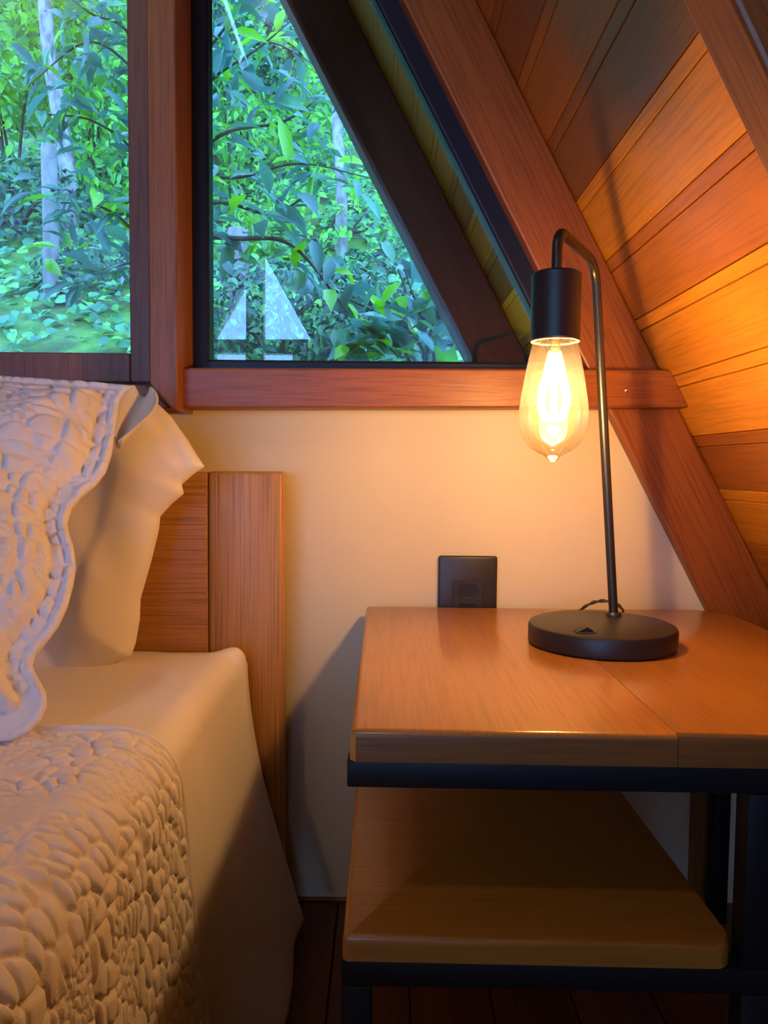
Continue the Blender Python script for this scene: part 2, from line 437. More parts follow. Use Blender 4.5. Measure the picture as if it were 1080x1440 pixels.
# left window: wooden frame and pane
bm = bmesh.new()
q1, q2 = onY(181, 300, -0.02), onY(210, 300, -0.02)
zb0, zb1 = onY(120, 537, -0.02).z, onY(120, 496, -0.02).z
bm_box(bm, q1.x, q2.x, -0.02, 0.05, zb0, 2.25, 0.0015, 1)
bm_box(bm, xw, q1.x, -0.021, 0.05, zb0, zb1, 0.0015, 1)
bm_box(bm, xw, xw + 0.05, -0.02, 0.05, zb1, 2.25, 0.0015, 1)
w1 = struct('window_1', bm, M['wood_frame'])
bm = bmesh.new(); bm_box(bm, xw + 0.03, q1.x + 0.01, 0.028, 0.032, zb1 - 0.01, 2.25)
from_bm('pane', bm, M['pane'], w1)

# right window: black metal frame and pane
YF0, YF1 = 0.0, 0.05
A = onY(267, 512, YF0); B = onY(294, 504, YF0)
zbot, zin = onY(300, 519, YF0).z - 0.004, onY(400, 506, YF0).z
xo, xi = A.x - 0.006, B.x
def rl(z, off): return roofx(z) - off                 # lines parallel to the roof
off_in = roofx(onY(629, 200, YF0).z) - onY(629, 200, YF0).x
off_out = RW - 0.004
ztop_o = (RX - off_out - xo) / RS; ztop_i = (RX - off_in - xi) / RS
bm = bmesh.new()
outer_p = [Vector((xo, YF0, zbot)), Vector((rl(zbot, off_out), YF0, zbot)), Vector((xo, YF0, ztop_o))]
inner_p = [Vector((xi, YF0, zin)), Vector((rl(zin, off_in), YF0, zin)), Vector((xi, YF0, ztop_i))]
def ringprism(bm, o, i, d0, d1):
    O0 = [bm.verts.new(p + Vector((0, d0, 0))) for p in o]; I0 = [bm.verts.new(p + Vector((0, d0, 0))) for p in i]
    O1 = [bm.verts.new(p + Vector((0, d1, 0))) for p in o]; I1 = [bm.verts.new(p + Vector((0, d1, 0))) for p in i]
    n = len(o)
    for k in range(n):
        j = (k + 1) % n
        bm.faces.new((O0[k], O0[j], I0[j], I0[k])); bm.faces.new((O1[k], I1[k], I1[j], O1[j]))
        bm.faces.new((I0[k], I0[j], I1[j], I1[k])); bm.faces.new((O0[k], O1[k], O1[j], O0[j]))
    es = [bm.edges.get((I0[k], I0[(k + 1) % n])) for k in range(n)]
    bmesh.ops.bevel(bm, geom=es, offset=0.004 if abs(d1) > 0.01 else 0.0005, segments=3, profile=0.5, affect='EDGES')
ringprism(bm, outer_p, inner_p, 0, 0.028)
w2 = struct('window_2', bm, M['black_alu'])
bm = bmesh.new(); g = 0.005
bm_prism(bm, [Vector((xi - g, 0.018, zin - g)), Vector((rl(zin - g, off_in) + g, 0.018, zin - g)), Vector((xi - g, 0.018, ztop_i + 2 * g))], Vector((0, 0.004, 0)))
from_bm('pane', bm, M['pane'], w2)
# batten standing on the wall behind the table's leg
bm = bmesh.new()
a, b_ = onY(976, 1115, -0.014), onY(1000, 1115, -0.014)
bm_box(bm, a.x, b_.x, -0.014, 0.0, 0.0, 0.40, 0.002, 1); struct('trim_7', bm, M['wood_v'])
# thin dark skirting line at the floor
bm = bmesh.new(); bm_box(bm, -0.16, 0.40, -0.006, 0.0, 0.0, 0.004, 0.001, 1); struct('baseboard_back', bm, M['wood_h'])

# ------------------------------------------------------------------ wall socket
c = onY(658.5, 782, -0.008); W2 = 0.0395
so = thing('wall_outlet', (c.x, 0, c.z - 0.118), 'black rectangular wall outlet plate half hidden behind the tabletop', 'outlet')
bm = bmesh.new(); bm_box(bm, c.x - W2, c.x + W2, -0.008, 0, c.z - 0.118, c.z, 0.003, 3)
from_bm('cover_plate', bm, M['plastic'], so, None, True, 40)
zc = c.z - 0.033
bm = bmesh.new(); bm_box(bm, c.x - 0.0205, c.x + 0.0205, -0.0095, -0.008, zc - 0.055, zc, 0.0006, 1)
from_bm('module', bm, M['plastic'], so)
def hexa(cx, cz, w, h): return [(cx - w, cz), (cx - w * 0.68, cz - h), (cx + w * 0.68, cz - h), (cx + w, cz), (cx + w * 0.68, cz + h), (cx - w * 0.68, cz + h)]
for dzc in (0.0135, 0.040):
    bm = bmesh.new()
    o_ = [Vector((x, -0.0095, z)) for x, z in hexa(c.x, zc - dzc, 0.0165, 0.0105)]
    i_ = [Vector((x, -0.0095, z)) for x, z in hexa(c.x, zc - dzc, 0.0145, 0.0088)]
    ringprism(bm, o_, i_, -0.0020, 0.0002)
    s_ = from_bm('socket', bm, M['plastic'], so)
    bm = bmesh.new(); bm_prism(bm, [Vector((x, -0.0099, z)) for x, z in hexa(c.x, zc - dzc, 0.0143, 0.0086)], Vector((0, 0.0003, 0)))
    from_bm('recess', bm, M['plastic_dk'], s_)
    for k in (-1, 0, 1):
        bm = bmesh.new(); cc = Vector((c.x + k * 0.0072, -0.0102, zc - dzc + (0.002 if k == 0 else 0)))
        bmesh.ops.create_cone(bm, cap_ends=True, segments=14, radius1=0.0024, radius2=0.0024, depth=0.0008, matrix=Matrix.Translation(cc) @ Matrix.Rotation(math.pi / 2, 4, 'X'))
        from_bm('pin_hole', bm, M['black_alu'], s_)

# ------------------------------------------------------------------ bedside table
SH = 0.02
TZ = 0.413; TB = 0.3903
tl_f = onZ(497, 1027, TZ); tl_r = onZ(515, 855.5, TZ); tr = onZ(1076, 885, TZ)
print('table', tl_f, tl_r, tr)
XL = -0.0225; YFR = tl_f.y + SH * tl_f.x; YRE = -0.016; XR = tr.x
SEAM = onZ(952, 1032, TZ).x
tb = thing('bedside_table', ((XL + XR) / 2, (YFR + YRE) / 2, 0), 'orange-brown wooden bedside table on a black steel frame, lamp standing on it', 'table')
def corner(cx, cy, r, a0, a1, n=6):
    return [(cx + r * math.cos(math.radians(a0 + (a1 - a0) * k / n)), cy + r * math.sin(math.radians(a0 + (a1 - a0) * k / n))) for k in range(n + 1)]
def slab(bm, outline, z0, z1, r, skip_x=None, seg=4):
    """outline CCW in plan (x,y); rounds over the top edges except those lying on x == skip_x"""
    a = [bm.verts.new((x, y - SH * x, z1)) for x, y in outline]; b_ = [bm.verts.new((x, y - SH * x, z0)) for x, y in outline]
    n = len(a); bm.faces.new(a); bm.faces.new(b_[::-1])
    for i in range(n): bm.faces.new((a[i], b_[i], b_[(i + 1) % n], a[(i + 1) % n]))
    es = []
    for i in range(n):
        j = (i + 1) % n
        if skip_x is not None and abs(a[i].co.x - skip_x) < 1e-5 and abs(a[j].co.x - skip_x) < 1e-5: continue
        es.append(bm.edges.get((a[i], a[j])))
    bmesh.ops.bevel(bm, geom=es, offset=r, segments=seg, profile=0.5, affect='EDGES', clamp_overlap=True)
bm = bmesh.new()
s1 = SEAM - 0.0003; s2 = SEAM + 0.0003
slab(bm, [(XL + 0.004, YFR), (s1, YFR), (s1, YRE), (XL + 0.003, YRE), (XL, YRE - 0.003), (XL, YFR + 0.004)], TB, TZ, 0.006, s1)
slab(bm, [(s2, YFR)] + corner(XR - 0.012, YFR + 0.012, 0.012, -90, 0) + corner(XR - 0.03, YRE - 0.03, 0.03, 0, 90) + [(s2, YRE)], TB, TZ, 0.006, s2)
tt = from_bm('tabletop', bm, [M['table'], M['table_end_shaded']], tb, None, True, 35)
for p in tt.data.polygons:
    if abs(p.normal.y) > 0.9: p.material_index = 1      # sawn ends of the boards, with the front edge's shade in their colour
TS = 0.0205
FB = TB - 0.0001; FA = FB - 0.019
xf0 = XL - 0.0022
ff = YFR + 0.001
def tube_box(name, x0, x1, y0, y1, z0, z1):
    bm = bmesh.new(); bm_box(bm, x0, x1, y0, y1, z0, z1, 0.0016, 2, SH)
    return from_bm(name, bm, M['black_tube'], tb, None, True, 40)
XRr = XR - 0.001
tube_box('top_rail', xf0, XRr, ff, ff + TS, FA, FB)
tube_box('top_rail', xf0, XRr, YRE - 0.006 - TS, YRE - 0.006, FA, FB)
tube_box('top_rail', XL + 0.005, XL + 0.005 + TS, ff + TS, YRE - 0.006 - TS, FA, FB)
tube_box('top_rail', XRr - TS, XRr, ff + TS, YRE - 0.006 - TS, FA, FB)
SZ1, SZ0 = 0.2625, 0.2445
SXR = onZ(940, 1200, SZ1).x; print('shelf right', SXR, onZ(875, 1112, SZ1), onZ(1005, 1290, SZ1), onZ(487, 1330, SZ1))
sxl = XL - 0.0045
bm = bmesh.new()
slab(bm, [(sxl + 0.003, YFR)] + corner(SXR - 0.014, YFR + 0.014, 0.014, -90, 0) + [(SXR, YRE - 0.01), (sxl, YRE - 0.01), (sxl, YFR + 0.003)], SZ0, SZ1, 0.006)
from_bm('shelf', bm, M['shelf'], tb, None, True, 35)
LB, LA = SZ0 - 0.0001, SZ0 - 0.0195
xlo = XL - 0.0055
ux0 = SXR + 0.006
tube_box('shelf_rail', xlo, XRr, ff, ff + TS, LA, LB)
tube_box('shelf_rail', xlo, XRr, YRE - 0.006 - TS, YRE - 0.006, LA, LB)
tube_box('shelf_rail', xlo, xlo + TS, ff + TS, YRE - 0.006 - TS, LA, LB)
tube_box('leg', xlo, xlo + 0.0225, ff, ff + TS, 0, LA)
tube_box('leg', xlo, xlo + 0.0225, YRE - 0.006 - TS, YRE - 0.006, 0, LA)
tube_box('upright', ux0, ux0 + 0.03, ff, ff + TS, LB, FA)
tube_box('leg', ux0, ux0 + 0.03, ff, ff + TS, 0, LA)
tube_box('leg', XRr - TS, XRr, ff, ff + TS, 0, LA)
tube_box('upright', XRr - TS, XRr, ff, ff + TS, LB, FA)
bl = onY(1009, 1200, -0.04)
tube_box('leg', bl.x - 0.0105, bl.x + 0.0105, YRE - 0.006 - TS, YRE - 0.006, 0, LA)
tube_box('upright', bl.x - 0.0105, bl.x + 0.0105, YRE - 0.006 - TS, YRE - 0.006, LB, FA)

# ------------------------------------------------------------------ lamp
BT = TZ + 0.0225
pf = onZ(846, 931, TZ); pr_ = onZ(846, 859, BT)
lb = (pf.y, pr_.y)
RB = 0.0765
LC = Vector((0, pf.y + RB, TZ))
e1 = onZ(743, 888, BT - 0.01); e2 = onZ(948, 888, BT - 0.01)
LC.x = onY(846, 885, LC.y).x
print('lamp', lb, e1, e2, LC)
lamp = thing('table_lamp', LC, 'black metal desk lamp with bare glowing amber filament bulb on wooden tabletop', 'lamp')
bm = bmesh.new()
bm_lathe(bm, [(0, TZ), (RB - 0.003, TZ), (RB - 0.0005, TZ + 0.002), (RB, TZ + 0.004), (RB, BT - 0.004), (RB - 0.0012, BT - 0.0012), (RB - 0.004, BT), (0, BT)], LC, 96)
from_bm('base', bm, M['black_lamp'], lamp, None, True, 35)
ST = onZ(863, 866, BT)
top = onY(837, 372, ST.y)
end = onY(784, 322, ST.y - 0.118)
ZA = (top.z + 0.5 * end.z) / 1.5 + 0.002
BY = end.y; BX = end.x
print('stem', ST, top, end)
# stem, bend, arm, bend, drop as one bent tube
top = Vector((top.x, top.y, 0))
def rnd(p, a, b_, r, n=8):
    p, a, b_ = Vector(p), Vector(a), Vector(b_)
    u = (a - p).normalized() * r; w = (b_ - p).normalized() * r
    return [p + u * (1 - t) ** 2 + w * t ** 2 for t in [k / n for k in range(n + 1)]]
T1 = Vector((top.x, top.y, end.z + 0.001)); T2 = Vector((BX, BY, end.z)); sock_top = onY(779, 384, BY).z
DR = Vector((BX, BY, sock_top - 0.004))
path = [Vector((ST.x, ST.y, BT))] + [Vector((ST.x, ST.y, BT)).lerp(T1, k / 10) for k in range(1, 9)] + rnd(T1, ST, T2, 0.030) + rnd(T2, T1, DR, 0.022) + [DR]
bm = bmesh.new(); bm_tube(bm, path, 0.0050, 20)
from_bm('stem', bm, M['grey_tube'], lamp, None, True, 60)
bm = bmesh.new(); bm_lathe(bm, [(0.0085, BT), (0.0085, BT + 0.002), (0.0065, BT + 0.0045), (0.005, BT + 0.0045)], ST, 28)
from_bm('collar', bm, M['black_lamp'], lamp, None, True, 40)
sock_bot = onY(781, 479, BY).z
RSK = 0.0228
bm = bmesh.new()
bm_lathe(bm, [(0, sock_top), (RSK - 0.002, sock_top), (RSK, sock_top - 0.002), (RSK, sock_bot + 0.0005), (RSK - 0.0008, sock_bot), (RSK - 0.0022, sock_bot), (RSK - 0.0025, sock_bot + 0.03), (0, sock_bot + 0.03)], (BX, BY, 0), 64)
sk = from_bm('socket', bm, M['black_lamp'], lamp, None, True, 35)
bm = bmesh.new()
bm_lathe(bm, [(RSK - 0.0005, sock_bot - 0.0002), (RSK - 0.0005, sock_bot - 0.0012), (RSK - 0.003, sock_bot - 0.0012), (RSK - 0.003, sock_bot - 0.0002)], (BX, BY, 0), 64, False, False)
from_bm('rim', bm, plain('pale_socket_rim', (0.75, 0.62, 0.42), 0.4), sk, None, True, 40)
tip = onY(788, 650, BY).z
HB = sock_bot - tip
prof = [(0.000, 0.0), (0.0032, 0.0006), (0.0050, 0.0030), (0.0078, 0.0056), (0.0136, 0.0086), (0.0205, 0.0130), (0.0262, 0.0198), (0.0300, 0.028), (0.0318, 0.037), (0.0321, 0.045), (0.0313, 0.055), (0.0294, 0.068), (0.0268, 0.083), (0.0235, 0.099), (0.0208, 0.111), (0.0190, 0.122), (0.0165, 0.134), (0.0135, 0.142)]
pp = smooth_path([(r, 0, z) for r, z in prof], 3)
bm = bmesh.new()
bm_lathe(bm, [(max(p.x, 0) if i else 0, tip + p.z) for i, p in enumerate(pp)], (BX, BY, 0), 56, False, False)
bulb = from_bm('bulb', bm, M['bulb_glass'], lamp, None, True)
tag(bulb, 'clear amber glass bulb')
# glass mount and LED filaments
bm = bmesh.new(); bm_lathe(bm, [(0.008, tip + 0.130), (0.005, tip + 0.112), (0.0035, tip + 0.095), (0.002, tip + 0.088), (0, tip + 0.087)], (BX, BY, 0), 20, False, True)
from_bm('glass_mount', bm, M['glass_stem'], bulb, None, True)
for k in range(6):
    a = k * math.pi / 3 + 0.3
    bm = bmesh.new()
    fp = [Vector((BX + r * math.cos(a), BY + r * math.sin(a), tip + z)) for r, z in ((0.003, 0.100), (0.0085, 0.080), (0.0135, 0.060), (0.0115, 0.047), (0.005, 0.040))]
    bm_tube(bm, smooth_path(fp, 5), 0.0034, 10)
    from_bm('filament', bm, M['filament'], bulb, None, True)
bm = bmesh.new(); bm_tube(bm, [(BX - 0.004, BY, tip + 0.034), (BX, BY, tip + 0.026), (BX + 0.005, BY, tip + 0.033)], 0.0034, 8)
from_bm('filament', bm, M['filament'], bulb, None, True)
# switch
sp = onZ(822, 889, BT)
bm = bmesh.new(); bm_box(bm, sp.x - 0.010, sp.x + 0.010, sp.y - 0.0065, sp.y + 0.0065, BT - 0.001, BT + 0.0012, 0.0006, 1)
sw = from_bm('switch', bm, M['plastic_dk'], lamp)
bm = bmesh.new()
bm_prism(bm, [Vector((sp.x - 0.008, sp.y - 0.005, BT + 0.001)), Vector((sp.x + 0.008, sp.y - 0.005, BT + 0.001)), Vector((sp.x + 0.008, sp.y - 0.005, BT + 0.0022)), Vector((sp.x + 0.001, sp.y - 0.005, BT + 0.0065)), Vector((sp.x - 0.008, sp.y - 0.005, BT + 0.0018))], Vector((0, 0.010, 0)), 0.0005, 1)
from_bm('rocker', bm, M['plastic_dk'], sw)
# cord
yb = LC.y + RB
cp = [Vector((LC.x + 0.028, yb - 0.0065, TZ + 0.010)), onY(876, 862, yb + 0.012), onY(868, 850, yb + 0.020), onY(850, 845, yb + 0.024), onY(832, 848, yb + 0.026), onY(816, 858, yb + 0.030), Vector((onY(806, 862, yb + 0.04).x, yb + 0.045, TZ + 0.0024)), Vector((LC.x - 0.015, yb + 0.070, TZ + 0.0024)), Vector((LC.x + 0.02, yb + 0.085, TZ + 0.0024))]
bm = bmesh.new(); pth = smooth_path(cp, 8)
for s in (0, math.pi):
    tw = [p + Vector((0, math.cos(i * 0.55 + s), math.sin(i * 0.55 + s))) * 0.0011 for i, p in enumerate(pth)]
    bm_tube(bm, tw, 0.0013, 8)
from_bm('power_cord', bm, M['black_lamp'], lamp, None, True, 60)

# the bulb's light
ld = bpy.data.lights.new('bulb_light', 'POINT'); ld.energy = 5.8; ld.color = (1.0, 0.60, 0.25); ld.shadow_soft_size = 0.012
lo = bpy.data.objects.new('bulb_light', ld); COL.objects.link(lo); lo.location = (BX, BY, tip + 0.062)

# warm ceiling lamp of the room, under the ridge behind the camera
ld = bpy.data.lights.new('pendant_light', 'POINT'); ld.energy = 10; ld.color = (1.0, 0.70, 0.44); ld.shadow_soft_size = 0.045
lo = bpy.data.objects.new('pendant_light', ld); COL.objects.link(lo); lo.location = (-0.78, -1.62, 2.20)

# ------------------------------------------------------------------ noise helpers (numpy)
def hash2(i, j, s=0):
    h = np.sin(i * 127.1 + j * 311.7 + s * 74.7) * 43758.5453
    return h - np.floor(h)
def vnoise(x, y, s=0):
    i, j = np.floor(x), np.floor(y); f, g = x - i, y - j
    f = f * f * (3 - 2 * f); g = g * g * (3 - 2 * g)
    a, b_, c_, d = hash2(i, j, s), hash2(i + 1, j, s), hash2(i, j + 1, s), hash2(i + 1, j + 1, s)
    return a * (1 - f) * (1 - g) + b_ * f * (1 - g) + c_ * (1 - f) * g + d * f * g
def fbm(x, y, s=0, o=3):
    t = 0; a = 0.5
    for k in range(o): t = t + a * vnoise(x * 2 ** k, y * 2 ** k, s + k); a *= 0.5
    return t
def vor(x, y, s=0):
    i, j = np.floor(x), np.floor(y); f1 = np.full(x.shape, 9.0); f2 = np.full(x.shape, 9.0)
    for a in (-1, 0, 1):
        for b_ in (-1, 0, 1):
            px = i + a + 0.5 + 0.92 * (hash2(i + a, j + b_, s) - 0.5); py = j + b_ + 0.5 + 0.92 * (hash2(i + a, j + b_, s + 5) - 0.5)
            d = np.hypot(px - x, py - y)
            f2 = np.where(d < f1, f1, np.minimum(f2, d)); f1 = np.minimum(f1, d)
    return f1, f2
def sstep(a, b_, x):
    t = np.clip((x - a) / (b_ - a), 0, 1); return t * t * (3 - 2 * t)
def quilting(u, v, cell=0.024, s=0):
    """stitched matelasse relief: domed puffs between narrow seams, ribbed patches, long stitched curves; 0..1"""
    wu = u + 0.016 * (fbm(u / 0.045, v / 0.045, s + 20) - 0.5); wv = v + 0.016 * (fbm(u / 0.045, v / 0.045, s + 30) - 0.5)
    f1, f2 = vor(wu / cell, wv / cell, s)
    big = 0.8 * sstep(0, 0.22, f2 - f1) * (1 - 0.45 * np.clip(f1, 0, 1) ** 2) + 0.2 * sstep(0.0, 0.6, f2 - f1)
    g1, g2 = vor(wu / (cell * 0.5), wv / (cell * 0.5), s + 9)
    mid = 0.12 + 0.62 * sstep(0, 0.28, g2 - g1)
    rib = 0.30 + 0.22 * np.cos(2 * np.pi * (wu + wv) / 0.0058) * sstep(0.0, 0.2, g2 - g1)
    q = fbm(u / 0.07, v / 0.07, s + 50)
    mk = sstep(0.46, 0.50, q); mk2 = sstep(0.60, 0.63, q)
    h = (big * (1 - mk) + mid * mk) * (1 - mk2) + rib * mk2
    ph = fbm(u / 0.20, v / 0.20, s + 70) * 5.0
    ln = np.abs(ph - np.round(ph)); h = h * (0.15 + 0.85 * sstep(0.0, 0.05, ln))
    return h + 0.10 * (fbm(u / 0.006, v / 0.006, s + 80, 2) - 0.4)

# ------------------------------------------------------------------ bed
MZ = 0.372                                            # top of the mattress
BXR = -0.172                                          # right side of the mattress
bed = thing('bed', (-0.85, -1.0, 0), 'wooden bed with oak headboard standing against the cream wall', 'bed')
HY = -0.058
hz = onY(345, 663, HY).z; hx0 = onY(292, 760, HY).x; hx1 = onY(398, 760, HY).x
hb = bpy.data.objects.new('headboard', None); COL.objects.link(hb); hb.parent = bed; hb.location = Vector((-0.85, HY + 0.02, 0)) - bed.location
bm = bmesh.new(); bm_box(bm, hx0 + 0.0004, hx1, HY, HY + 0.036, 0, hz, 0.005, 3); from_bm('stile', bm, M['oak_v'], hb, None, True, 40)
bm = bmesh.new(); bm_box(bm, -1.5, hx0, HY + 0.0005, HY + 0.034, 0.12, hz - 0.001, 0.003, 2); from_bm('panel', bm, M['oak_h'], hb, None, True, 40)
bm = bmesh.new(); bm_box(bm, -1.6, -1.5, HY, HY + 0.036, 0, hz, 0.005, 3); from_bm('stile', bm, M['oak_v'], hb, None, True, 40)
bm = bmesh.new(); bm_box(bm, BXR - 0.03, BXR - 0.006, -1.95, HY - 0.001, 0.10, 0.19, 0.003, 2); from_bm('side_rail', bm, M['oak_h'], bed, None, True, 40)
bm = bmesh.new(); bm_box(bm, -1.53, -1.50, -1.95, HY - 0.001, 0.10, 0.19, 0.003, 2); from_bm('side_rail', bm, M['oak_h'], bed, None, True, 40)
bm = bmesh.new(); bm_box(bm, -1.50, BXR - 0.03, -1.94, HY - 0.012, 0.16, 0.182, 0.002, 1); from_bm('slats', bm, M['oak_h'], bed)
for xx in (-1.5, BXR - 0.07):
    bm = bmesh.new(); bm_box(bm, xx, xx + 0.045, -1.94, -1.88, 0, 0.10, 0.003, 2); from_bm('leg', bm, M['oak_v'], bed)
bm = bmesh.new(); bm_box(bm, -1.48, BXR - 0.034, -1.92, HY - 0.03, 0.184, MZ - 0.012, 0.03, 5)
tag(from_bm('mattress', bm, M['sheet'], None, (-0.85, -1.0, 0.184), True), 'thick mattress inside the bed frame, covered by a white sheet', 'mattress')

def profile(zlow, shoulder, n_top, n_sh, n_side, xmin, xedge, ztop):
    """cross-section from far left over the shoulder and down: arrays x, z, nx, nz, arc"""
    xs, zs_, nx, nz = [], [], [], []
    for k in range(n_top): xs.append(xmin + (xedge - shoulder - xmin) * k / n_top); zs_.append(ztop); nx.append(0); nz.append(1)
    for k in range(n_sh):
        a = math.pi / 2 * k / n_sh
        xs.append(xedge - shoulder + shoulder * math.sin(a)); zs_.append(ztop - shoulder + shoulder * math.cos(a)); nx.append(math.sin(a)); nz.append(math.cos(a))
    for k in range(n_side + 1): xs.append(xedge); zs_.append(ztop - shoulder - (ztop - shoulder - zlow) * k / n_side); nx.append(1); nz.append(0)
    xs, zs_ = np.array(xs), np.array(zs_)
    arc = np.concatenate([[0], np.cumsum(np.hypot(np.diff(xs), np.diff(zs_)))])
    return xs, zs_, np.array(nx), np.array(nz), arc
# white sheet
x_, z_, nx_, nz_, arc = profile(0.012, 0.028, 90, 8, 60, -1.47, BXR, MZ)
ys = np.concatenate([np.linspace(-1.93, -0.6, 60)[:-1], np.linspace(-0.6, HY - 0.008, 150)])
Yg, Xg = np.meshgrid(ys, x_, indexing='ij'); Zg = np.broadcast_to(z_, Xg.shape).copy(); NX = np.broadcast_to(nx_, Xg.shape); NZ = np.broadcast_to(nz_, Xg.shape)
dd = Yg + 1.03
hang = np.clip((MZ - 0.03 - Zg) / (MZ - 0.03), 0, 1)
fl = 0.30 + 0.70 * sstep(0.58, 0.74, dd)
Xg = Xg + NX * (0.074 * hang ** 1.45 * fl + hang * 0.004 * np.sin(Yg * 48 + 2.0 * np.sin(Yg * 13)) * fl * hang + 0.004 * (fbm(Yg / 0.06, Zg / 0.12, 3) - 0.5))
Zg = Zg + NZ * 0.007 * (fbm(Xg / 0.09, Yg / 0.09, 8) - 0.4)
# the sheet rounds off towards the headboard and keeps a small tucked corner
back = sstep(HY - 0.07, HY - 0.008, Yg)
Zg = Zg - 0.010 * back * NZ
cor = np.exp(-(((Xg - (BXR - 0.008)) / 0.020) ** 2 + ((Yg - (HY - 0.045)) / 0.022) ** 2))
Zg = Zg + 0.013 * cor * (NZ > 0.2); Xg = Xg + 0.006 * cor
me = grid_mesh('bed_sheet', np.stack([Xg, Yg, Zg], -1))
sh = finish('bed_sheet', me, M['sheet'], None, (-0.85, -1.0, MZ), True)
tag(sh, 'smooth white bed sheet draped over the mattress side beside the nightstand', 'sheet')
so_ = sh.modifiers.new('thickness', 'SOLIDIFY'); so_.thickness = 0.0015; so_.offset = -1

# quilted coverlet
cz = MZ + 0.013
xt = np.concatenate([np.linspace(-1.46, -0.62, 60)[:-1], np.linspace(-0.62, BXR - 0.04, 270)])
def cover_profile():
    xs, zz, nx, nz = list(xt), [cz] * len(xt), [0] * len(xt), [1] * len(xt)
    R_ = 0.046; xe = BXR + 0.007
    for k in range(1, 45):
        a = math.pi / 2 * k / 45; xs.append(xe - R_ + R_ * math.sin(a)); zz.append(cz - R_ + R_ * math.cos(a)); nx.append(math.sin(a)); nz.append(math.cos(a))
    for k in range(190): xs.append(xe); zz.append(cz - R_ - (cz - R_ - 0.045) * k / 189); nx.append(1); nz.append(0)
    xs, zz = np.array(xs), np.array(zz)
    return xs, zz, np.array(nx), np.array(nz), np.concatenate([[0], np.cumsum(np.hypot(np.diff(xs), np.diff(zz)))])
x_, z_, nx_, nz_, arc = cover_profile()
YE = onZ(150, 1020, cz).y; print('cover edge', YE + 1.03, onZ(262, 1042, cz))
ys = np.concatenate([np.linspace(-1.94, -0.85, 60)[:-1], np.linspace(-0.85, YE, 300)])
Yg, Xg = np.meshgrid(ys, x_, indexing='ij'); Zg = np.broadcast_to(z_, Xg.shape).copy(); NX = np.broadcast_to(nx_, Xg.shape); NZ = np.broadcast_to(nz_, Xg.shape)
AR = np.broadcast_to(arc, Xg.shape)
edge_d = YE - Yg
NXs = sstep(0.0, 0.7, NX); h = quilting(AR * 0.66, Yg * 1.1, 0.0135, 1) * NXs + quilting(AR, Yg, 0.0165, 4) * (1 - NXs) * 0.75
st = np.minimum(np.abs(edge_d - 0.045), np.abs(edge_d - 0.008)); h = h * sstep(0.0, 0.003, st)
h = np.where(edge_d < 0.008, 0.9 * sstep(0.0, 0.003, st) * sstep(-0.001, 0.003, edge_d), h)
amp = 0.0042
off = amp * h * sstep(-1.2, -0.9, Yg) + amp * 0.4 * (1 - sstep(-1.2, -0.9, Yg))
hang = np.clip((cz - 0.046 - Zg) / cz, 0, 1)
off = off + NX * (0.034 * hang ** 1.2 + 0.010 * hang * np.sin(Yg * 30 + 1.0)) + NZ * 0.008 * (fbm(Xg / 0.12, Yg / 0.12, 4) - 0.5)
wob = 0.006 * (fbm(AR / 0.05, AR * 0 + 3.3, 6) - 0.5) * 2
Yg = Yg + wob * sstep(0.08, 0.0, edge_d)
Xg = Xg + NX * off; Zg = Zg + NZ * off
me = grid_mesh('coverlet', np.stack([Xg, Yg, Zg], -1))
cv = finish('coverlet', me, M['quilt'], None, (-0.85, -1.2, cz), True)
tag(cv, 'pale quilted coverlet with stitched puffs spread over the lower bed', 'coverlet')
so_ = cv.modifiers.new('thickness', 'SOLIDIFY'); so_.thickness = 0.007; so_.offset = -1

